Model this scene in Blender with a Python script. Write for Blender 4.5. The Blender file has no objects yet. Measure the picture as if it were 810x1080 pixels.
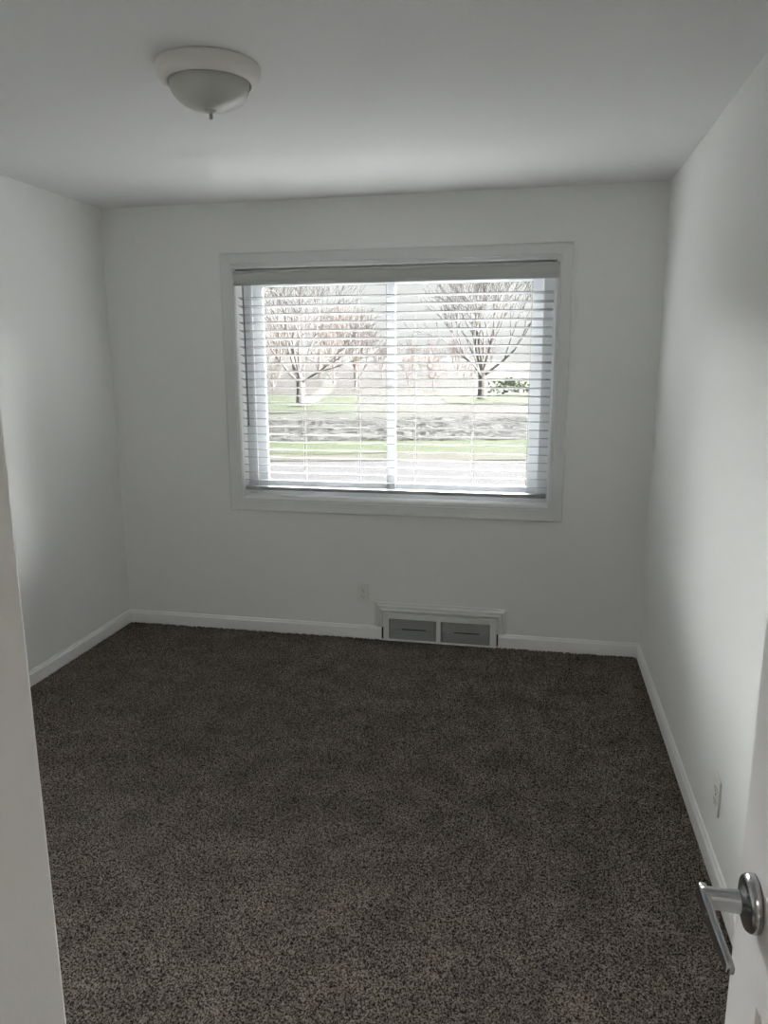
import bpy, bmesh, math, random
import numpy as np
from mathutils import Matrix, Vector

C = bpy.context.scene.collection
SC = bpy.context.scene

# ------------------------------------------------------------------ camera
F_PX = 781.8
cd = bpy.data.cameras.new('camera')
cd.sensor_fit = 'HORIZONTAL'
cd.sensor_width = 36.0
cd.lens = F_PX / 810.0 * 36.0
cd.clip_start = 0.02
cd.clip_end = 1000
cam = bpy.data.objects.new('camera', cd)
C.objects.link(cam)
_r = Vector((0.98011, 0.19841, -0.00418))
_u = Vector((-0.03581, 0.19752, 0.97965))
_f = Vector((-0.1952, 0.96001, -0.20069))
cam.matrix_world = Matrix(((_r.x, _u.x, -_f.x, 0.0), (_r.y, _u.y, -_f.y, 0.0), (_r.z, _u.z, -_f.z, 1.5987), (0, 0, 0, 1)))
SC.camera = cam

# ------------------------------------------------------------------ sky, exposure
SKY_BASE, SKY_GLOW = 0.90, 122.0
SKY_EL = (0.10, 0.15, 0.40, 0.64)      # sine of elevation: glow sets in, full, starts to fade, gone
SC.view_settings.view_transform = 'Standard'
SC.view_settings.look = 'None'
SC.view_settings.gamma = 1.0
SC.view_settings.use_curve_mapping = False
SC.view_settings.exposure = 0.0
w = bpy.data.worlds.new('overcast_sky')
SC.world = w
w.use_nodes = True
nt = w.node_tree
nt.nodes.clear()
def wn(kind, **kw):
    n = nt.nodes.new(kind)
    for k, v in kw.items():
        setattr(n, k, v)
    return n
def ramp_between(sock, a, b, c=0.0, d=1.0):
    n = wn('ShaderNodeMapRange', interpolation_type='SMOOTHSTEP')
    n.inputs['From Min'].default_value = a
    n.inputs['From Max'].default_value = b
    n.inputs['To Min'].default_value = c
    n.inputs['To Max'].default_value = d
    nt.links.new(sock, n.inputs['Value'])
    return n.outputs['Result']
def mul(a, b):
    n = wn('ShaderNodeMath', operation='MULTIPLY')
    for i, v in enumerate((a, b)):
        if isinstance(v, float):
            n.inputs[i].default_value = v
        else:
            nt.links.new(v, n.inputs[i])
    return n.outputs[0]
def add(a, b):
    n = wn('ShaderNodeMath', operation='ADD')
    for i, v in enumerate((a, b)):
        if isinstance(v, float):
            n.inputs[i].default_value = v
        else:
            nt.links.new(v, n.inputs[i])
    return n.outputs[0]
# overcast: hazy horizon, an unseen glow band added to light the room, dull overhead
wc = wn('ShaderNodeTexCoord')
wx = wn('ShaderNodeSeparateXYZ')
nt.links.new(wc.outputs['Generated'], wx.inputs[0])
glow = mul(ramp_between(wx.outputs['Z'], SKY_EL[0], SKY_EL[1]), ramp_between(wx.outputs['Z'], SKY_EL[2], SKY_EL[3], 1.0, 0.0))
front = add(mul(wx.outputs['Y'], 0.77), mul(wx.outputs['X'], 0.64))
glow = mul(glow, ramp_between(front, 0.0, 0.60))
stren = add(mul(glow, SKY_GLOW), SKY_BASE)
out = nt.nodes.new('ShaderNodeOutputWorld')
bg = nt.nodes.new('ShaderNodeBackground')
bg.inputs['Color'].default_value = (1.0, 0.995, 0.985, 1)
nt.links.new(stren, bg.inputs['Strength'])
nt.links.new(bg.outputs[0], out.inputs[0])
try:
    SC.cycles.use_denoising = True
    SC.cycles.max_bounces = 14
    SC.cycles.diffuse_bounces = 10
    SC.cycles.transparent_max_bounces = 16
except Exception:
    pass

# ------------------------------------------------------------------ dimensions
XL, XR, D, H = -2.443, 0.602, 4.024, 2.44
Y0 = 0.10                     # inner face of the rear wall
DX0, DX1 = -0.47, 0.285       # door opening
NX, NY = -0.5, 0.628          # corner of the partition on the left
WX0, WX1, WZ0, WZ1 = -1.660, 0.088, 0.812, 2.102    # window opening
GZ = -0.70                    # ground outside

# ------------------------------------------------------------------ materials
def mat(name, col, rough=0.6, metal=0.0, spec=0.5, noise=None, bump=None):
    m = bpy.data.materials.new(name)
    m.use_nodes = True
    t = m.node_tree
    b = t.nodes['Principled BSDF']
    b.inputs['Base Color'].default_value = (*col, 1)
    b.inputs['Roughness'].default_value = rough
    b.inputs['Metallic'].default_value = metal
    b.inputs['Specular IOR Level'].default_value = spec
    tc = t.nodes.new('ShaderNodeTexCoord')
    if noise:
        sc, col2, lo, hi = noise
        n = t.nodes.new('ShaderNodeTexNoise')
        n.inputs['Scale'].default_value = sc
        n.inputs['Detail'].default_value = 6
        r = t.nodes.new('ShaderNodeValToRGB')
        r.color_ramp.elements[0].position = lo
        r.color_ramp.elements[1].position = hi
        r.color_ramp.elements[0].color = (*col, 1)
        r.color_ramp.elements[1].color = (*col2, 1)
        t.links.new(tc.outputs['Object'], n.inputs['Vector'])
        t.links.new(n.outputs['Fac'], r.inputs['Fac'])
        t.links.new(r.outputs['Color'], b.inputs['Base Color'])
    if bump:
        sc, st, di = bump
        n2 = t.nodes.new('ShaderNodeTexNoise')
        n2.inputs['Scale'].default_value = sc
        n2.inputs['Detail'].default_value = 4
        bp = t.nodes.new('ShaderNodeBump')
        bp.inputs['Strength'].default_value = st
        bp.inputs['Distance'].default_value = di
        t.links.new(tc.outputs['Object'], n2.inputs['Vector'])
        t.links.new(n2.outputs['Fac'], bp.inputs['Height'])
        t.links.new(bp.outputs['Normal'], b.inputs['Normal'])
    return m

M = {}
M['wall'] = mat('wall_paint', (0.85, 0.855, 0.845), 0.75, spec=0.25, bump=(180, 0.12, 0.002))
M['ceiling'] = mat('ceiling_paint', (0.77, 0.77, 0.77), 0.85, spec=0.2, bump=(140, 0.12, 0.002))
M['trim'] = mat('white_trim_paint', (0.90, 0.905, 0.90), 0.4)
M['vinyl'] = mat('white_vinyl', (0.71, 0.735, 0.765), 0.35)
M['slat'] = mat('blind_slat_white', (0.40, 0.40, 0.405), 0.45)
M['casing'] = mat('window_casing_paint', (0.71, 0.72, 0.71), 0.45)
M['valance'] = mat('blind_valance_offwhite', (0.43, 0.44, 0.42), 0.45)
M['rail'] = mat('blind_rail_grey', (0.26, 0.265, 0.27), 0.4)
M['cord'] = mat('blind_cord', (0.72, 0.72, 0.70), 0.8)
M['wand'] = mat('grey_wand_plastic', (0.10, 0.105, 0.11), 0.35)
M['plate'] = mat('outlet_plastic', (0.80, 0.80, 0.78), 0.35)
M['slot'] = mat('slot_dark', (0.015, 0.015, 0.015), 0.7)
M['vent_white'] = mat('register_white_enamel', (0.74, 0.745, 0.73), 0.45)
M['vent_grey'] = mat('register_grey_metal', (0.23, 0.235, 0.23), 0.5, metal=0.15)
M['door'] = mat('door_paint', (0.76, 0.745, 0.745), 0.45, bump=(60, 0.05, 0.002))
M['chrome'] = mat('satin_chrome', (0.42, 0.43, 0.44), 0.22, metal=1.0)
M['lamp_pan'] = mat('lamp_pan_enamel', (0.74, 0.71, 0.67), 0.35)
M['lamp_glass'] = mat('lamp_frosted_glass', (0.40, 0.40, 0.375), 0.3, noise=(6, (0.47, 0.46, 0.435), 0.35, 0.7))
M['nickel'] = mat('brushed_nickel', (0.45, 0.44, 0.42), 0.35, metal=0.9)
M['gap_shade'] = mat('dark_gap_shade', (0.03, 0.03, 0.03), 0.8)
M['siding'] = mat('outer_siding', (0.55, 0.54, 0.52), 0.7)
M['hall_floor'] = mat('hall_floor_vinyl', (0.30, 0.26, 0.21), 0.5)

def carpet_material():
    m = bpy.data.materials.new('brown_carpet')
    m.use_nodes = True
    t = m.node_tree
    b = t.nodes['Principled BSDF']
    b.inputs['Roughness'].default_value = 0.95
    b.inputs['Specular IOR Level'].default_value = 0.1
    tc = t.nodes.new('ShaderNodeTexCoord')
    n = t.nodes.new('ShaderNodeTexNoise')
    n.inputs['Scale'].default_value = 185
    n.inputs['Detail'].default_value = 3
    r = t.nodes.new('ShaderNodeValToRGB')
    e = r.color_ramp.elements
    e[0].position, e[0].color = 0.40, (0.020, 0.016, 0.014, 1)
    e[1].position, e[1].color = 0.63, (0.240, 0.207, 0.177, 1)
    n2 = t.nodes.new('ShaderNodeTexNoise')          # vacuum marks, soft wear
    n2.inputs['Scale'].default_value = 7
    n2.inputs['Detail'].default_value = 5
    r2 = t.nodes.new('ShaderNodeValToRGB')
    e = r2.color_ramp.elements
    e[0].position, e[0].color = 0.3, (0.72, 0.72, 0.72, 1)
    e[1].position, e[1].color = 0.7, (1.12, 1.12, 1.12, 1)
    mx = t.nodes.new('ShaderNodeMix')
    mx.data_type = 'RGBA'
    mx.blend_type = 'MULTIPLY'
    mx.inputs['Factor'].default_value = 1
    t.links.new(tc.outputs['Object'], n.inputs['Vector'])
    t.links.new(tc.outputs['Object'], n2.inputs['Vector'])
    t.links.new(n.outputs['Fac'], r.inputs['Fac'])
    t.links.new(n2.outputs['Fac'], r2.inputs['Fac'])
    t.links.new(r.outputs['Color'], mx.inputs['A'])
    t.links.new(r2.outputs['Color'], mx.inputs['B'])
    t.links.new(mx.outputs['Result'], b.inputs['Base Color'])
    return m
M['carpet'] = carpet_material()

def glass_material():
    m = bpy.data.materials.new('window_glass')
    m.use_nodes = True
    t = m.node_tree
    t.nodes.clear()
    o = t.nodes.new('ShaderNodeOutputMaterial')
    tr = t.nodes.new('ShaderNodeBsdfTransparent')
    tr.inputs['Color'].default_value = (0.97, 0.985, 0.98, 1)
    gl = t.nodes.new('ShaderNodeBsdfGlossy')
    gl.inputs['Roughness'].default_value = 0.02
    fr = t.nodes.new('ShaderNodeFresnel')
    fr.inputs['IOR'].default_value = 1.3
    mx = t.nodes.new('ShaderNodeMixShader')
    t.links.new(fr.outputs[0], mx.inputs[0])
    t.links.new(tr.outputs[0], mx.inputs[1])
    t.links.new(gl.outputs[0], mx.inputs[2])
    t.links.new(mx.outputs[0], o.inputs[0])
    return m
M['glass'] = glass_material()
# outdoors (ground albedos set very dark to offset the added sky glow)
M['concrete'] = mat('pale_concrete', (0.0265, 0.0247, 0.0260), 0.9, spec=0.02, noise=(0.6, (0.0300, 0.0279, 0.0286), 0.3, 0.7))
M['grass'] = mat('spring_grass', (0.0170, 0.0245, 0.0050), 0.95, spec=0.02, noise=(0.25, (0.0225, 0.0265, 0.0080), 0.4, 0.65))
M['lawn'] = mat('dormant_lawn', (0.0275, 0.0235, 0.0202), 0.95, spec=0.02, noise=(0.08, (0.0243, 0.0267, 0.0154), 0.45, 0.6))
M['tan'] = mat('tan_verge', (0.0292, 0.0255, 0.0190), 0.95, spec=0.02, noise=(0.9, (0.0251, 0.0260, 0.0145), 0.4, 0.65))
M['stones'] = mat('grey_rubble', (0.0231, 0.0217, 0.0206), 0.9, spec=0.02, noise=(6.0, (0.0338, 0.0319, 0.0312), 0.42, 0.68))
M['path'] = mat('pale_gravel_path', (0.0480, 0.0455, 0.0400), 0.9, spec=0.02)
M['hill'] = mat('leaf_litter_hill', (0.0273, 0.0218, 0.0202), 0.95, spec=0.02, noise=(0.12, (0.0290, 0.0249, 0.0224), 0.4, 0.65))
M['bark'] = mat('grey_bark', (0.1608, 0.1498, 0.1425), 0.9, spec=0.1)
M['bark_far'] = mat('brown_twigs', (0.185, 0.157, 0.149), 0.9, spec=0.1)
M['bush'] = mat('dark_evergreen', (0.1163, 0.1374, 0.0951), 0.9, spec=0.1)

# ------------------------------------------------------------------ mesh helpers
def obj(name, bm, m, parent=None, smooth=False, loc=None):
    me = bpy.data.meshes.new(name)
    bmesh.ops.recalc_face_normals(bm, faces=bm.faces[:])
    bm.to_mesh(me)
    bm.free()
    me.materials.append(M[m])
    if smooth:
        for p in me.polygons:
            p.use_smooth = True
    o = bpy.data.objects.new(name, me)
    C.objects.link(o)
    if parent:
        o.parent = parent
    if loc:
        o.location = loc
    return o

def struct(name, bm, m, parent=None, smooth=False):
    o = obj(name, bm, m, parent, smooth)
    if parent is None:
        o['kind'] = 'structure'
    return o

def tag(o, label, cat, group=None, kind=None):
    o['label'] = label
    o['category'] = cat
    if group:
        o['group'] = group
    if kind:
        o['kind'] = kind
    return o

def thing(name, loc, label, cat, group=None):
    o = bpy.data.objects.new(name, None)
    o.empty_display_size = 0.1
    C.objects.link(o)
    o.location = loc
    return tag(o, label, cat, group)

def box(bm, x0, x1, y0, y1, z0, z1, bev=0.0, seg=2):
    vs = [bm.verts.new(p) for p in ((x0, y0, z0), (x1, y0, z0), (x1, y1, z0), (x0, y1, z0),
                                    (x0, y0, z1), (x1, y0, z1), (x1, y1, z1), (x0, y1, z1))]
    fs = [bm.faces.new([vs[i] for i in q]) for q in
          ((0, 3, 2, 1), (4, 5, 6, 7), (0, 1, 5, 4), (1, 2, 6, 5), (2, 3, 7, 6), (3, 0, 4, 7))]
    if bev:
        es = {e for f in fs for e in f.edges}
        bmesh.ops.bevel(bm, geom=list(es), offset=bev, segments=seg, affect='EDGES', profile=0.5)
    return bm

def B(*a, **k):
    return box(bmesh.new(), *a, **k)

def lathe(bm, prof, seg=48, origin=(0, 0, 0), axis='Z'):
    """prof: list of (radius, height)"""
    rings = []
    for r, h in prof:
        ring = []
        if r < 1e-6:
            p = (0, 0, h)
            ring = [bm.verts.new(_ax(p, origin, axis))]
        else:
            for i in range(seg):
                a = 2 * math.pi * i / seg
                ring.append(bm.verts.new(_ax((r * math.cos(a), r * math.sin(a), h), origin, axis)))
        rings.append(ring)
    for a, b in zip(rings, rings[1:]):
        if len(a) == 1 and len(b) == 1:
            continue
        for i in range(seg):
            j = (i + 1) % seg
            if len(a) == 1:
                bm.faces.new((a[0], b[i], b[j]))
            elif len(b) == 1:
                bm.faces.new((a[i], a[j], b[0]))
            else:
                bm.faces.new((a[i], a[j], b[j], b[i]))
    return bm

def _ax(p, o, axis):
    x, y, z = p
    if axis == 'X':
        x, y, z = z, x, y
    elif axis == 'Y':
        x, y, z = x, z, y
    return (x + o[0], y + o[1], z + o[2])

def sweep(bm, path, prof, closed=False):
    """path: list of frames (origin, a, b): profile point (p, q) -> origin + p*a + q*b."""
    rings = []
    for o, a, b in path:
        o, a, b = Vector(o), Vector(a), Vector(b)
        rings.append([bm.verts.new(o + a * p + b * q) for p, q in prof])
    n = len(prof)
    pairs = list(zip(rings, rings[1:]))
    if closed:
        pairs.append((rings[-1], rings[0]))
    for r0, r1 in pairs:
        for i in range(n):
            j = (i + 1) % n
            bm.faces.new((r0[i], r0[j], r1[j], r1[i]))
    if not closed:
        bm.faces.new(rings[0])
        bm.faces.new(rings[-1])
    return bm

def tube(bm, pts, radii, seg=6):
    pts = [Vector(p) for p in pts]
    rings = []
    for i, p in enumerate(pts):
        d = (pts[min(i + 1, len(pts) - 1)] - pts[max(i - 1, 0)]).normalized()
        s = d.cross(Vector((0, 0, 1)) if abs(d.z) < 0.9 else Vector((1, 0, 0))).normalized()
        t = d.cross(s)
        rings.append([bm.verts.new(p + (s * math.cos(2 * math.pi * k / seg) + t * math.sin(2 * math.pi * k / seg)) * radii[i])
                      for k in range(seg)])
    for a, b in zip(rings, rings[1:]):
        for k in range(seg):
            j = (k + 1) % seg
            bm.faces.new((a[k], a[j], b[j], b[k]))
    bm.faces.new(rings[0])
    bm.faces.new(rings[-1])
    return bm

# ------------------------------------------------------------------ room shell
T = 0.12
struct('wall_left', B(XL - T, XL, Y0 - T, D + 0.16, -0.1, H + 0.1), 'wall')
struct('wall_right', B(XR, XR + T, -1.62, D + 0.16, -0.1, H + 0.1), 'wall')
bm = bmesh.new()
TB = 0.16
box(bm, XL, WX0, D, D + TB, -0.1, H + 0.1)
box(bm, WX1, XR, D, D + TB, -0.1, H + 0.1)
box(bm, WX0, WX1, D, D + TB, -0.1, WZ0)
box(bm, WX0, WX1, D, D + TB, WZ1, H + 0.1)
struct('wall_back', bm, 'wall')
bm = bmesh.new()
box(bm, NX, DX0, Y0 - T, Y0, -0.02, H + 0.1)
box(bm, DX1, XR, Y0 - T, Y0, -0.02, H + 0.1)
box(bm, DX0, DX1, Y0 - T, Y0, 2.05, H + 0.1)
struct('wall_front', bm, 'wall')
struct('wall_partition', B(XL, NX, Y0 - T, NY, -0.02, H + 0.1, bev=0.004), 'wall')
struct('ceiling', B(XL - T, XR + T, -1.62, D + TB, H, H + 0.15), 'ceiling')
# hall behind the camera
struct('floor_hall', B(XL - T, XR + T, -1.62, Y0 - 0.03, -0.12, -0.005), 'hall_floor')
struct('wall_hall', B(XL - T, XR, -1.74, -1.62, -0.1, H + 0.1), 'wall')
struct('wall_hall_end', B(XL - T, XL, -1.62, Y0 - T, -0.1, H + 0.1), 'wall')

# carpet: real pile relief on a fine grid
def carpet():
    step = 0.0065
    x0, x1, y0, y1 = XL + 0.001, XR - 0.001, Y0 - 0.03, D - 0.001
    nx, ny = int((x1 - x0) / step) + 1, int((y1 - y0) / step) + 1
    rng = np.random.default_rng(4)
    gx, gy = np.meshgrid(np.linspace(x0, x1, nx), np.linspace(y0, y1, ny))
    big = rng.normal(size=(ny // 6 + 3, nx // 6 + 3))
    iy, ix = np.arange(ny) / 6.0, np.arange(nx) / 6.0
    fy, fx = (iy % 1)[:, None], (ix % 1)[None, :]
    a, b = iy.astype(int), ix.astype(int)
    low = (big[a][:, b] * (1 - fy) * (1 - fx) + big[a + 1][:, b] * fy * (1 - fx)
           + big[a][:, b + 1] * (1 - fy) * fx + big[a + 1][:, b + 1] * fy * fx)
    gz = -0.0075 + rng.uniform(-0.0055, 0.0055, (ny, nx)) + low * 0.0012
    gz = np.minimum(gz, 0.002)
    jx = gx + rng.uniform(-0.0022, 0.0022, (ny, nx))
    jy = gy + rng.uniform(-0.0022, 0.0022, (ny, nx))
    jx[:, 0], jx[:, -1] = x0, x1
    jy[0, :], jy[-1, :] = y0, y1
    co = np.stack([jx, jy, gz], -1).astype(np.float32).reshape(-1)
    idx = np.arange(nx * ny).reshape(ny, nx)
    quads = np.stack([idx[:-1, :-1], idx[:-1, 1:], idx[1:, 1:], idx[1:, :-1]], -1).reshape(-1, 4)
    me = bpy.data.meshes.new('floor')
    me.vertices.add(nx * ny)
    me.vertices.foreach_set('co', co)
    nq = len(quads)
    me.loops.add(nq * 4)
    me.loops.foreach_set('vertex_index', quads.reshape(-1).astype(np.int32))
    me.polygons.add(nq)
    me.polygons.foreach_set('loop_start', (np.arange(nq) * 4).astype(np.int32))
    me.update(calc_edges=True)
    me.materials.append(M['carpet'])
    o = bpy.data.objects.new('floor', me)
    C.objects.link(o)
    o['kind'] = 'structure'
carpet()
struct('floor_slab', B(XL - T, XR + T, Y0 - 0.03, D + TB, -0.12, -0.02), 'hall_floor')

# baseboards: (depth, height) profile
BP = [(0, 0), (0.013, 0), (0.013, 0.058), (0.0115, 0.062), (0.0085, 0.066), (0.0075, 0.072), (0.005, 0.077), (0, 0.077)]
def run(name, p0, p1, inward, e0=0.0, e1=0.0):
    """baseboard from p0 to p1; e0/e1 = 1 mitres that end at an inside corner"""
    p0, p1, n = Vector((*p0, 0)), Vector((*p1, 0)), Vector((*inward, 0))
    d = (p1 - p0).normalized()
    bm = bmesh.new()
    sweep(bm, [(p0, n + d * e0, (0, 0, 1)), (p1, n - d * e1, (0, 0, 1))], BP)
    return struct(name, bm, 'trim')
run('baseboard_left', (XL, NY), (XL, D), (1, 0), 0, 1)
run('baseboard_right', (XR, Y0), (XR, D), (-1, 0), 1, 1)
run('baseboard_back', (XL, D), (-0.835, D), (0, -1), 1, 0)
run('baseboard_back.001', (-0.160, D), (XR, D), (0, -1), 0, 1)
run('baseboard_partition', (XL, NY), (NX, NY), (0, 1), 1, 0)

# ------------------------------------------------------------------ window casing
def casing(name, x0, x1, z0, z1, yf, prof, parent=None, m='trim', sides='TRBL'):
    """mitred moulding round the rectangle; prof: (outward offset, protrusion)"""
    c = {'TL': ((x0, yf, z1), (-1, 0, 1)), 'TR': ((x1, yf, z1), (1, 0, 1)),
         'BR': ((x1, yf, z0), (1, 0, -1)), 'BL': ((x0, yf, z0), (-1, 0, -1))}
    bm = bmesh.new()
    if sides == 'TRBL':
        sweep(bm, [(*c[k], (0, -1, 0)) for k in ('TL', 'TR', 'BR', 'BL')], prof, closed=True)
    else:           # an open-bottomed U
        path = [((x0, yf, z0), (-1, 0, 0), (0, -1, 0)), (*c['TL'], (0, -1, 0)), (*c['TR'], (0, -1, 0)),
                ((x1, yf, z0), (1, 0, 0), (0, -1, 0))]
        sweep(bm, path, prof)
    return obj(name, bm, m, parent)
CP = [(0.0, 0.0), (0.0, 0.008), (0.003, 0.010), (0.012, 0.010), (0.015, 0.0125), (0.019, 0.0135), (0.023, 0.012), (0.026, 0.013),
      (0.045, 0.0155), (0.058, 0.018), (0.066, 0.0195), (0.072, 0.019), (0.075, 0.016), (0.075, 0.0)]
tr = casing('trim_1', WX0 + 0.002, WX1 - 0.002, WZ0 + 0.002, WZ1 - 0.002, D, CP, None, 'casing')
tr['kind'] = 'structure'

# ------------------------------------------------------------------ window
win = bpy.data.objects.new('window_1', None)
C.objects.link(win)
win.location = ((WX0 + WX1) / 2, D + 0.12, WZ0)
win['kind'] = 'structure'
WIN_INV = Matrix.Translation(-win.location)
def wpart(name, bm, m, parent=None, smooth=False):
    """part of the window given in world coordinates"""
    bm.transform(WIN_INV)
    return obj(name, bm, m, parent or win, smooth)
def rect_frame(bm, x0, x1, z0, z1, wl, wr, wb, wt, y0, y1, bev=0.003):
    box(bm, x0, x0 + wl, y0, y1, z0, z1, bev)
    box(bm, x1 - wr, x1, y0, y1, z0, z1, bev)
    box(bm, x0 + wl, x1 - wr, y0, y1, z0, z0 + wb, bev)
    box(bm, x0 + wl, x1 - wr, y0, y1, z1 - wt, z1, bev)
    return bm
# painted jamb liner
bm = bmesh.new()
lt = 0.008
box(bm, WX0, WX0 + lt, D - 0.002, D + 0.155, WZ0, WZ1)
box(bm, WX1 - lt, WX1, D - 0.002, D + 0.155, WZ0, WZ1)
box(bm, WX0 + lt, WX1 - lt, D - 0.002, D + 0.155, WZ1 - lt, WZ1)
wpart('jamb', bm, 'trim')
wpart('window_sill', B(WX0 + lt, WX1 - lt, D - 0.004, D + 0.10, WZ0 - 0.004, WZ0 + 0.012, bev=0.003), 'trim')
fx0, fx1, fz0, fz1 = WX0 + lt, WX1 - lt, WZ0 + 0.008, WZ1 - lt
wpart('window_frame', rect_frame(bmesh.new(), fx0, fx1, fz0, fz1, 0.058, 0.058, 0.045, 0.055, D + 0.085, D + 0.155), 'vinyl')
sx0, sx1, sz0, sz1 = fx0 + 0.058, fx1 - 0.058, fz0 + 0.045, fz1 - 0.055
mid = -0.797
for x0, x1, yy in ((sx0 - 0.004, mid + 0.025, D + 0.100), (mid - 0.025, sx1 + 0.004, D + 0.126)):
    wl = 0.062 if x0 < -1 else 0.048
    wr = 0.062 if x1 > -0.5 else 0.048
    s = wpart('sash', rect_frame(bmesh.new(), x0, x1, sz0 - 0.004, sz1 + 0.004, wl, wr, 0.045, 0.040, yy, yy + 0.024), 'vinyl')
    bm = B(x0 + wl - 0.004, x1 - wr + 0.004, yy + 0.010, yy + 0.014, sz0 + 0.037, sz1 - 0.032)
    bm.transform(WIN_INV)
    obj('glass_pane', bm, 'glass', s)
    gx0, gx1 = x0 + wl, x1 - wr
    bm = rect_frame(bmesh.new(), gx0 - 0.001, gx1 + 0.001, sz0 + 0.040, sz1 - 0.035, 0.003, 0.003, 0.003, 0.003, yy + 0.004, yy + 0.0095, 0)
    bm.transform(WIN_INV)
    obj('glazing_seal', bm, 'wand', s)
bm = B(mid - 0.016, mid + 0.016, D + 0.086, D + 0.101, 1.40, 1.45, bev=0.004)
wpart('sash_latch', bm, 'vinyl')

# ------------------------------------------------------------------ window blind
BY = D + 0.038
bl = thing('window_blind', ((WX0 + WX1) / 2, BY, 2.09), 'white horizontal slat blind lowered over the window with slats tilted open', 'blind')
BINV = Matrix.Translation(-bl.location)
def bpart(name, bm, m, parent=None, smooth=False):
    bm.transform(BINV)
    return obj(name, bm, m, parent or bl, smooth)
bx0, bx1 = WX0 + 0.014, WX1 - 0.016
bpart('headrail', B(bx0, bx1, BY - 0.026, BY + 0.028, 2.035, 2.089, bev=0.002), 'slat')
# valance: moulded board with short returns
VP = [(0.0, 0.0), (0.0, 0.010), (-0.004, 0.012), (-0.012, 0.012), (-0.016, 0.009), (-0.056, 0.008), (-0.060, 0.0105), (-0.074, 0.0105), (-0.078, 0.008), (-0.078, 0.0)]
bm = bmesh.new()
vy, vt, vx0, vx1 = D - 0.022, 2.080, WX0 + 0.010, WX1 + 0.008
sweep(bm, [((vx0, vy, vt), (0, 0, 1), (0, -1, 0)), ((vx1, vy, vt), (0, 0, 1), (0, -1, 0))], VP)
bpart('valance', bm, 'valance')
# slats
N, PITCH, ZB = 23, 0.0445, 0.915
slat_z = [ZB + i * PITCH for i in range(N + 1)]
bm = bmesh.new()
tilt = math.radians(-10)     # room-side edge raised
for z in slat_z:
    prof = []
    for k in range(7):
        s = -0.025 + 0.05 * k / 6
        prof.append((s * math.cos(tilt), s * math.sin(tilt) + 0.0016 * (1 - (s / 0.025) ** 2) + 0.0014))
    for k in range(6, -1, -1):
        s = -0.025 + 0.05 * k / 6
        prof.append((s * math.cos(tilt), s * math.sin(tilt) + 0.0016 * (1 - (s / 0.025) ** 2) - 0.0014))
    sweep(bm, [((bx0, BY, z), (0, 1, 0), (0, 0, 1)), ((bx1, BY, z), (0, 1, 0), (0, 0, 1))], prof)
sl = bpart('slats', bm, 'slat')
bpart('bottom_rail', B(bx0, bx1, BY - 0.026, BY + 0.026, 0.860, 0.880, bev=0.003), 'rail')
for x in (-1.575, -1.285, -0.965, -0.650, -0.335, -0.040):
    bm = bmesh.new()
    for yy in (BY - 0.0262, BY + 0.0262):
        tube(bm, [(x, yy, 0.878), (x, yy, 2.04)], [0.0006, 0.0006], 5)
    for z in slat_z:
        tube(bm, [(x, BY - 0.026, z - 0.002), (x, BY + 0.026, z - 0.002)], [0.0007, 0.0007], 4)
    tube(bm, [(x + 0.010, BY - 0.0262, 0.878), (x + 0.010, BY - 0.0262, 2.04)], [0.0006, 0.0006], 5)
    bpart('ladder_cord', bm, 'cord')
bm = bmesh.new()
tube(bm, [(-1.607, D - 0.004, 2.03), (-1.607, D - 0.006, 1.98), (-1.603, D - 0.010, 1.244)], [0.002, 0.0042, 0.0042], 8)
tube(bm, [(-1.603, D - 0.010, 1.25), (-1.603, D - 0.010, 1.235)], [0.0055, 0.0055], 8)
bpart('tilt_wand', bm, 'wand')

# ------------------------------------------------------------------ floor-level air register
vt_ = thing('air_register', (-0.49, D, 0), 'white wall air register with two grey louvred grilles at carpet level under the window', 'vent')
VINV = Matrix.Translation(-vt_.location)
def vpart(name, bm, m, parent=None):
    bm.transform(VINV)
    return obj(name, bm, m, parent or vt_)
# moulded surround standing on the baseboards
UP = [(0.0, 0.0), (0.0, 0.022), (0.004, 0.026), (0.010, 0.026), (0.014, 0.020), (0.022, 0.018), (0.026, 0.022), (0.032, 0.020),
      (0.037, 0.012), (0.044, 0.010), (0.049, 0.008), (0.049, 0.0)]
o = casing('surround_moulding', -0.824, -0.166, 0.080, 0.176, D, UP, None, 'casing', 'U')
o.data.transform(VINV)
o.parent = vt_
bm = bmesh.new()
fx0, fx1, fz0, fz1 = -0.819, -0.170, 0.001, 0.168
yF, yB = D - 0.030, D - 0.004
box(bm, fx0, -0.787, yF, yB, fz0, fz1, 0.002)
box(bm, -0.206, fx1, yF, yB, fz0, fz1, 0.002)
box(bm, -0.511, -0.487, yF, yB, fz0 + 0.010, 0.136, 0.002)
box(bm, -0.787, -0.206, yF, yB, 0.136, fz1, 0.002)
box(bm, -0.787, -0.206, yF, yB, fz0, 0.012, 0.002)
vpart('register_frame', bm, 'vent_white')
vpart('gap_shade_panel', B(-0.8335, -0.161, D - 0.007, D - 0.001, 0.004, 0.076), 'gap_shade')  # dark sheet added as the shade in the gaps beside the register frame
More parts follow.
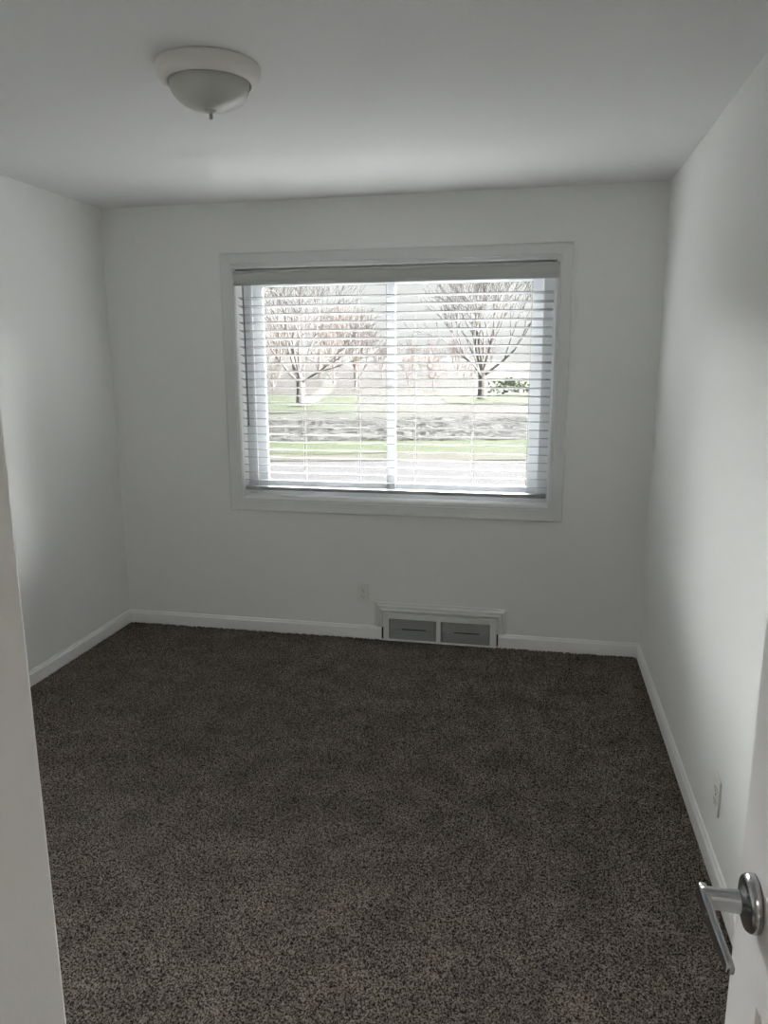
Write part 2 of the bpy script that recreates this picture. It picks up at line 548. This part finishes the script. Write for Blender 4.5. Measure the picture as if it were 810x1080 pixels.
for gx0, gx1 in ((-0.787, -0.511), (-0.487, -0.206)):
    bm = bmesh.new()
    n = 11
    for i in range(n):
        z = 0.018 + i * 0.0112
        if i == 5:
            continue
        sweep(bm, [((gx0 + 0.010, D - 0.020, z), (0, 1, 0), (0, 0, 1)), ((gx1 - 0.010, D - 0.020, z), (0, 1, 0), (0, 0, 1))],
              [(-0.0055, -0.0066), (-0.0040, -0.0070), (0.0055, 0.0046), (0.0040, 0.0052)])
    box(bm, gx0 + 0.0005, gx0 + 0.012, D - 0.026, D - 0.012, 0.0125, 0.1355)
    box(bm, gx1 - 0.012, gx1 - 0.0005, D - 0.026, D - 0.012, 0.0125, 0.1355)
    box(bm, gx0 + 0.012, gx0 + 0.075, D - 0.024, D - 0.014, 0.066, 0.080)
    box(bm, gx1 - 0.060, gx1 - 0.012, D - 0.024, D - 0.014, 0.066, 0.080)
    g = vpart('grille', bm, 'vent_grey')
    g['label'] = 'grey metal louvred grille with dark slot'
for sx, sz in ((-0.80, 0.152), (-0.19, 0.152)):
    vpart('screw', lathe(bmesh.new(), [(0.0, -0.0325), (0.0025, -0.032), (0.0035, -0.030)], 12, (sx, D, sz), 'Y'), 'nickel')

# ------------------------------------------------------------------ outlets
def outlet(name, loc, rotz, label):
    """duplex outlet built facing -Y, then turned"""
    r = thing(name, loc, label, 'outlet', 'wall outlets')
    r.rotation_euler = (0, 0, rotz)
    obj('face_plate', B(-0.037, 0.037, -0.006, 0.0, -0.060, 0.060, bev=0.003), 'plate', r)
    for dz in (-0.0205, 0.0205):
        bm = bmesh.new()
        ring = []
        for k in range(28):
            a = 2 * math.pi * k / 28
            x, z = 0.0172 * math.cos(a), 0.0172 * math.sin(a)
            ring.append((x, max(-0.0135, min(0.0135, z)) + dz))
        f0 = [bm.verts.new((x, -0.0085, z)) for x, z in ring]
        f1 = [bm.verts.new((x, -0.005, z)) for x, z in ring]
        bm.faces.new(f0)
        for k in range(28):
            j = (k + 1) % 28
            bm.faces.new((f0[k], f0[j], f1[j], f1[k]))
        rc = obj('receptacle', bm, 'plate', r)
        bm = bmesh.new()
        box(bm, -0.0078, -0.0052, -0.0090, -0.0080, dz - 0.002, dz + 0.0075)
        box(bm, 0.0052, 0.0075, -0.0090, -0.0080, dz - 0.001, dz + 0.0065)
        lathe(bm, [(0.0, -0.0090), (0.0026, -0.0090), (0.0026, -0.0080)], 12, (0, 0, dz - 0.0085), 'Y')
        obj('slots', bm, 'slot', rc)
    bm = bmesh.new()
    lathe(bm, [(0.0, -0.0085), (0.0028, -0.0080), (0.0034, -0.0060)], 14, (0, 0, 0), 'Y')
    obj('screw', bm, 'nickel', r)
    return r
outlet('wall_outlet', (-0.942, D, 0.274), 0.0, 'white duplex outlet on the window wall beside the air register')
outlet('wall_outlet.001', (XR, 2.258, 0.264), -math.pi / 2, 'white duplex outlet on the bare right wall near the door')

# ------------------------------------------------------------------ ceiling lamp
LX, LY = -0.972, 2.235
lp = thing('ceiling_lamp', (LX, LY, H), 'unlit flush dome ceiling lamp with white rim and frosted glass bowl', 'lamp')
bm = lathe(bmesh.new(), [(0.0, 0.0), (0.148, 0.0), (0.150, -0.003), (0.150, -0.008), (0.149, -0.014), (0.1475, -0.018), (0.1475, -0.024),
                         (0.145, -0.031), (0.138, -0.040), (0.128, -0.046), (0.122, -0.048), (0.119, -0.045), (0.118, -0.030), (0.0, -0.030)], 64)
obj('lamp_pan', bm, 'lamp_pan', lp, smooth=True)
prof = [(0.1165, -0.040)]
for k in range(0, 15):
    a = k / 14 * math.pi / 2
    prof.append((0.1165 * math.cos(a) ** 0.9 if k < 14 else 0.0, -0.044 - 0.074 * math.sin(a)))
obj('glass_bowl', lathe(bmesh.new(), prof, 64), 'lamp_glass', lp, smooth=True)
obj('finial', lathe(bmesh.new(), [(0.0, -0.114), (0.016, -0.116), (0.017, -0.119), (0.011, -0.123), (0.006, -0.125), (0.0052, -0.130),
                                  (0.0058, -0.138), (0.0048, -0.141), (0.0, -0.142)], 24), 'nickel', lp, smooth=True)

# ------------------------------------------------------------------ door leaf and its lever
DXF = 0.265                    # visible face
DY0, DY1 = 0.103, 0.866        # hinge edge, free edge
dr = bpy.data.objects.new('door_1', None)
C.objects.link(dr)
dr.location = (DXF + 0.035, DY0, 0.0)
dr['kind'] = 'structure'
DINV = Matrix.Translation(-dr.location)
def dpart(name, bm, m, parent=None, smooth=False):
    bm.transform(DINV)
    return obj(name, bm, m, parent or dr, smooth)
bm = bmesh.new()
st, z0, z1 = 0.095, 0.012, 2.035
rows = [(0.23, 0.895), (1.06, 1.60), (1.72, 1.92)]
mull = (DY0 + DY1) / 2
def leaf_box(ya, yb, za, zb):
    box(bm, DXF, DXF + 0.035, ya, yb, za, zb)
leaf_box(DY0, DY0 + st, z0, z1)
leaf_box(DY1 - st, DY1, z0, z1)
leaf_box(mull - 0.05, mull + 0.05, z0, z1)
zz = [z0] + [v for r in rows for v in r] + [z1]
for a, b in zip(zz[0::2], zz[1::2]):
    leaf_box(DY0 + st, mull - 0.05, a, b)
    leaf_box(mull + 0.05, DY1 - st, a, b)
dpart('door_leaf', bm, 'door')
for za, zb in rows:
    for ya, yb in ((DY0 + st, mull - 0.05), (mull + 0.05, DY1 - st)):
        bm = bmesh.new()
        rings = []
        for ins, dp in ((0.0, 0.0), (0.004, 0.0), (0.010, 0.007), (0.014, 0.009), (0.020, 0.009), (0.045, 0.002)):
            rings.append([bm.verts.new((DXF + dp, y, z)) for y, z in ((ya + ins, za + ins), (yb - ins, za + ins), (yb - ins, zb - ins), (ya + ins, zb - ins))])
        for r0, r1 in zip(rings, rings[1:]):
            for k in range(4):
                bm.faces.new((r0[k], r0[(k + 1) % 4], r1[(k + 1) % 4], r1[k]))
        bm.faces.new(rings[-1])
        back = [bm.verts.new((DXF + 0.033, y, z)) for y, z in ((ya, za), (yb, za), (yb, zb), (ya, zb))]
        for k in range(4):
            bm.faces.new((rings[0][k], rings[0][(k + 1) % 4], back[(k + 1) % 4], back[k]))
        bm.faces.new(back)
        dpart('door_panel', bm, 'door')
for hz in (0.25, 1.02, 1.80):
    bm = bmesh.new()
    tube(bm, [(DXF + 0.006, DY0 - 0.004, hz - 0.045), (DXF + 0.006, DY0 - 0.004, hz + 0.045)], [0.006, 0.006], 12)
    box(bm, DXF + 0.006, DXF + 0.033, DY0 - 0.002, DY0 + 0.0005, hz - 0.044, hz + 0.044)
    dpart('hinge', bm, 'nickel')
HY, HZ = 0.800, 0.995
hd = bpy.data.objects.new('door_handle', None)
C.objects.link(hd)
hd.parent = dr
hd.location = DINV @ Vector((DXF, HY, HZ))
hd['label'] = 'satin chrome lever handle on round rosette'
# in handle coordinates: -x out of the door, -y towards the hinges
bm = lathe(bmesh.new(), [(0.0, -0.001), (0.0315, -0.001), (0.0320, -0.004), (0.0316, -0.009), (0.0290, -0.0125), (0.024, -0.0135),
                         (0.017, -0.0150), (0.0142, -0.018), (0.0, -0.018)], 48, axis='X')
obj('rosette', bm, 'chrome', hd, smooth=True)
bm = lathe(bmesh.new(), [(0.0, -0.014), (0.0135, -0.014), (0.0128, -0.020), (0.0122, -0.030), (0.0122, -0.055), (0.0118, -0.0595), (0.0, -0.0605)], 32, axis='X')
obj('neck', bm, 'chrome', hd, smooth=True)
path = []
NP = 22
for k in range(NP + 1):
    t = k / NP
    y = 0.0125 - 0.113 * t
    x = -0.0565 + 0.006 * t ** 1.6
    z = 0.0 - 0.004 * t
    dxy = Vector((0.006 * 1.6 * max(t, 1e-3) ** 0.6, -0.113, 0)).normalized()
    nrm = Vector((dxy.y, -dxy.x, 0))
    hh = 0.0125 - 0.0050 * t
    if k == 0:
        hh *= 0.80
    if k >= NP - 1:
        hh *= 0.92 if k == NP - 1 else 0.70
    th = 0.0052 - 0.0012 * t
    path.append(((x, y, z), nrm * th, Vector((0, 0, 1)) * hh))
LPR = [(math.copysign(abs(math.cos(a)) ** 0.5, math.cos(a)), math.copysign(abs(math.sin(a)) ** 0.5, math.sin(a)))
       for a in [2 * math.pi * k / 20 for k in range(20)]]
obj('lever', sweep(bmesh.new(), path, LPR), 'chrome', hd, smooth=True)
dpart('latch_plate', B(DXF + 0.006, DXF + 0.029, DY1 - 0.0005, DY1 + 0.0012, HZ - 0.028, HZ + 0.028), 'nickel')
dpart('latch_bolt', B(DXF + 0.012, DXF + 0.023, DY1 + 0.001, DY1 + 0.011, HZ - 0.007, HZ + 0.007, bev=0.001), 'nickel')
# door jamb
bm = bmesh.new()
box(bm, DX0 - 0.001, DX0 + 0.018, Y0 - T - 0.004, Y0 + 0.004, 0, 2.051)
box(bm, DX1 + 0.0, DX1 + 0.018, Y0 - T - 0.004, Y0 - 0.002, 0, 2.051)
box(bm, DX0 + 0.018, DX1, Y0 - T - 0.004, Y0 + 0.004, 2.037, 2.051)
struct('trim_2', bm, 'trim')

# hall ceiling lamp, lit, behind the camera
hl = thing('hall_lamp', (-0.15, -0.85, H), 'lit round ceiling lamp in the hall behind the doorway', 'lamp')
obj('lamp_pan', lathe(bmesh.new(), [(0.0, 0.0), (0.15, 0.0), (0.15, -0.03), (0.13, -0.04), (0.0, -0.04)], 40), 'lamp_pan', hl, smooth=False)
ld = bpy.data.lights.new('hall_light', 'AREA')
ld.shape = 'DISK'
ld.size = 0.24
ld.energy = 7.5
ld.color = (1.0, 0.87, 0.74)
lo = bpy.data.objects.new('hall_light', ld)
C.objects.link(lo)
lo.parent = hl
lo.location = (0, 0, -0.045)

# ------------------------------------------------------------------ outdoors
CY, SY = math.cos(0.2006), math.sin(0.2006)
def uv(u, v):
    """u across, v away along the view direction of the street"""
    return (u * CY - v * SY, u * SY + v * CY)

def ground_z(x, y):
    u, v = x * CY + y * SY, -x * SY + y * CY
    z = GZ
    if v > 52:
        s = min(1.0, (v - 52) / 70.0)
        s = s * s * (3 - 2 * s)
        z += s * (3.4 - 1.3 * math.tanh((u + 2) / 9.0) + 0.5 * math.sin(u * 0.11 + 1))
    return z

def strip(name, v0, v1, m, lift, nu=60, nv=6, u0=-90, u1=90, wob=0.0, seed=1):
    rnd = random.Random(seed)
    bm = bmesh.new()
    rows_ = []
    for j in range(nv + 1):
        row = []
        for i in range(nu + 1):
            u = u0 + (u1 - u0) * i / nu
            v = v0 + (v1 - v0) * j / nv
            if wob and j in (0, nv):
                v += rnd.uniform(-wob, wob)
            x, y = uv(u, v)
            row.append(bm.verts.new((x, y, ground_z(x, y) + lift)))
        rows_.append(row)
    for j in range(nv):
        for i in range(nu):
            bm.faces.new((rows_[j][i], rows_[j][i + 1], rows_[j + 1][i + 1], rows_[j + 1][i]))
    return struct(name, bm, m)

strip('ground', 4.9, 54, 'lawn', 0.0, 60, 30)
strip('ground_hill', 54, 140, 'hill', 0.0, 60, 24, -120, 120)
strip('street', 5.0, 16.9, 'concrete', 0.03, nu=40, nv=8)
strip('ground_verge', 16.9, 18.4, 'tan', 0.04, nu=120, nv=1, wob=0.15, seed=3)
strip('ground_grass', 18.2, 21.2, 'grass', 0.05, nu=120, nv=2, wob=0.2, seed=5)
# rubble bank: broken stones nobody could count
def rubble():
    rnd = random.Random(11)
    bm = bmesh.new()
    nu, nv, u0, u1, v0, v1 = 360, 40, -26, 26, 21.0, 29.5
    rows_ = []
    for j in range(nv + 1):
        row = []
        for i in range(nu + 1):
            u = u0 + (u1 - u0) * i / nu + rnd.uniform(-0.05, 0.05)
            v = v0 + (v1 - v0) * j / nv + rnd.uniform(-0.1, 0.1)
            x, y = uv(u, v)
            hgt = 0.0 if j in (0, nv) else rnd.uniform(0.02, 0.11)
            row.append(bm.verts.new((x, y, GZ + 0.02 + hgt)))
        rows_.append(row)
    for j in range(nv):
        for i in range(nu):
            bm.faces.new((rows_[j][i], rows_[j][i + 1], rows_[j + 1][i + 1], rows_[j + 1][i]))
    o = obj('stony_bank', bm, 'stones')
    tag(o, 'band of broken grey stones beyond the green verge outside the window', 'stones', kind='stuff')
rubble()
# green field and path
strip('ground_field', 33.5, 50, 'grass', 0.03, nu=40, nv=8, u0=-14, u1=-1.5, wob=0.8, seed=9)
strip('ground_slope', 40, 52, 'grass', 0.03, nu=30, nv=6, u0=3.5, u1=14, wob=0.8, seed=12)
bm = bmesh.new()
prev = None
for k in range(15):
    t = k / 14
    x = -11.7 + (-19.0 + 11.7) * t
    y = 36.0 + 33.0 * t
    x += 0.25 * math.sin(t * 3.1)
    hw = 0.6
    a = bm.verts.new((x - hw, y, ground_z(x - hw, y) + 0.06))
    b = bm.verts.new((x + hw, y, ground_z(x + hw, y) + 0.06))
    if prev:
        bm.faces.new((prev[0], prev[1], b, a))
    prev = (a, b)
struct('path', bm, 'path')

def grow(bm, rnd, p, d, L, r, depth, seg, spread, up=0.12, maxd=5):
    n = 3
    pts, rad = [p.copy()], [r]
    for k in range(n):
        d = (d + Vector((rnd.uniform(-1, 1), rnd.uniform(-1, 1), rnd.uniform(-0.6, 1))) * 0.14 + Vector((0, 0, up * 0.3))).normalized()
        p = p + d * (L / n)
        pts.append(p.copy())
        rad.append(r * (1 - 0.38 * (k + 1) / n))
    tube(bm, pts, rad, seg)
    if depth >= maxd:
        return
    kids = 3 if depth < 4 else 2
    for k in range(kids):
        ax = d.cross(Vector((rnd.uniform(-1, 1), rnd.uniform(-1, 1), rnd.uniform(-1, 1)))).normalized()
        nd = (Matrix.Rotation(spread * rnd.uniform(0.55, 1.25), 3, ax) @ d).normalized()
        at = pts[-1] if k < 2 else pts[2]
        grow(bm, rnd, at, nd, L * rnd.uniform(0.62, 0.82), max(r * 0.58, 0.012), depth + 1, max(3, seg - 1), spread, up, maxd)

def near_tree(name, x, y, h, label, seed, spread, rt):
    rnd = random.Random(seed)
    z = ground_z(x, y)
    r = thing(name, (x, y, z), label, 'tree')
    bm = bmesh.new()
    th = h * 0.17
    tube(bm, [(0, 0, -0.1), (0.02, 0, th * 0.5), (0, 0.03, th)], [rt * 1.25, rt, rt * 0.95], 10)
    obj('trunk', bm, 'bark', r)
    bm = bmesh.new()
    for k in range(9):
        a = 2 * math.pi * k / 9 * 2 + rnd.uniform(-0.3, 0.3)
        tl = rnd.uniform(0.15, 0.6) if k % 3 else rnd.uniform(0.9, 1.9)
        grow(bm, rnd, Vector((0, 0.02, th - 0.05 - (0.3 if k % 3 == 0 else 0))), Vector((math.cos(a) * tl, math.sin(a) * tl, 1)).normalized(),
             h * rnd.uniform(0.22, 0.30), rt * 0.36, 1, 6, spread, 0.12, 6)
    obj('branches', bm, 'bark', r)
    return r
near_tree('bare_tree', -3.17, 45.0, 9.5, 'bare spreading tree with forked trunk on the lawn right of the window mullion', 21, 0.46, 0.24)
near_tree('bare_tree.001', -12.4, 38.5, 8.5, 'bare tree beside the pale path at the left of the window', 8, 0.48, 0.19)

# woodland behind
protos = []
for s_ in range(5):
    rnd = random.Random(100 + s_)
    bm = bmesh.new()
    h = 6.6
    tube(bm, [(0, 0, -0.2), (0.05, 0.02, h * 0.12), (0, 0, h * 0.26)], [0.14, 0.11, 0.09], 6)
    for k in range(9):
        a = 2 * math.pi * k / 9 * 2.0 + rnd.uniform(-0.5, 0.5)
        tl = rnd.uniform(0.2, 1.3)
        grow(bm, rnd, Vector((0, 0, h * rnd.uniform(0.03, 0.26))), Vector((math.cos(a) * tl, math.sin(a) * tl, 1)).normalized(),
             h * 0.24, 0.055, 1, 4, 0.55, 0.1, 5)
    # trim the crown to a size, so neighbours stand clear of one another
    rmax = max(math.hypot(v.co.x, v.co.y) for v in bm.verts)
    zmax = max(v.co.z for v in bm.verts)
    for v in bm.verts:
        v.co.x *= 2.9 / rmax
        v.co.y *= 2.9 / rmax
        v.co.z *= h / zmax if v.co.z > 0 else 1
    me = bpy.data.meshes.new('woodland_tree')
    bm.to_mesh(me)
    bm.free()
    me.materials.append(M['bark_far'])
    protos.append(me)
rnd = random.Random(77)
k = 0
for row_ in range(6):
    v = 58.0 + row_ * 6.6
    u = -14.5 - row_ * 2.2
    while u < 7.5 + row_ * 1.4:
        x, y = uv(u, v + rnd.uniform(-0.35, 0.35))
        s_ = rnd.uniform(0.78, 1.0) * (1.0 if u < -1.5 else 0.62)
        t = bpy.data.objects.new('woodland_tree' if k == 0 else 'woodland_tree.%03d' % k, protos[k % 5])
        C.objects.link(t)
        t.location = (x, y, ground_z(x, y) - 0.1)
        t.rotation_euler = (0, 0, rnd.uniform(0, 6.28))
        t.scale = (s_, s_, s_ * rnd.uniform(0.85, 1.1))
        tag(t, 'bare brown tree among the hazy woodland on the rise beyond the lawn', 'tree', 'woodland trees beyond the lawn')
        k += 1
        u += rnd.uniform(5.9, 6.6) * (1.0 if u < -1.5 else 0.75)

# low dark shrub by the right-hand tree
rnd = random.Random(5)
x, y = -1.6, 50.0
bm = bmesh.new()
for k in range(420):
    a, ph = rnd.uniform(0, 6.28), rnd.uniform(0, 1.57)
    rr = rnd.uniform(0.5, 1.0)
    p = Vector((2.0 * rr * math.cos(a) * math.cos(ph), 0.9 * rr * math.sin(a) * math.cos(ph), 0.15 + 1.0 * rr * math.sin(ph)))
    q = Matrix.Rotation(rnd.uniform(0, 6.28), 3, Vector((rnd.uniform(-1, 1), rnd.uniform(-1, 1), 0.3)).normalized())
    s = rnd.uniform(0.08, 0.18)
    bm.faces.new([bm.verts.new(p + q @ Vector(c) * s) for c in ((-1, 0, 0), (0, -0.5, 0), (1, 0, 0.1), (0, 0.5, 0))])
sh = obj('shrub', bm, 'bush', loc=(x, y, ground_z(x, y)))
tag(sh, 'low dark shrub behind the forked bare tree on the lawn', 'shrub')
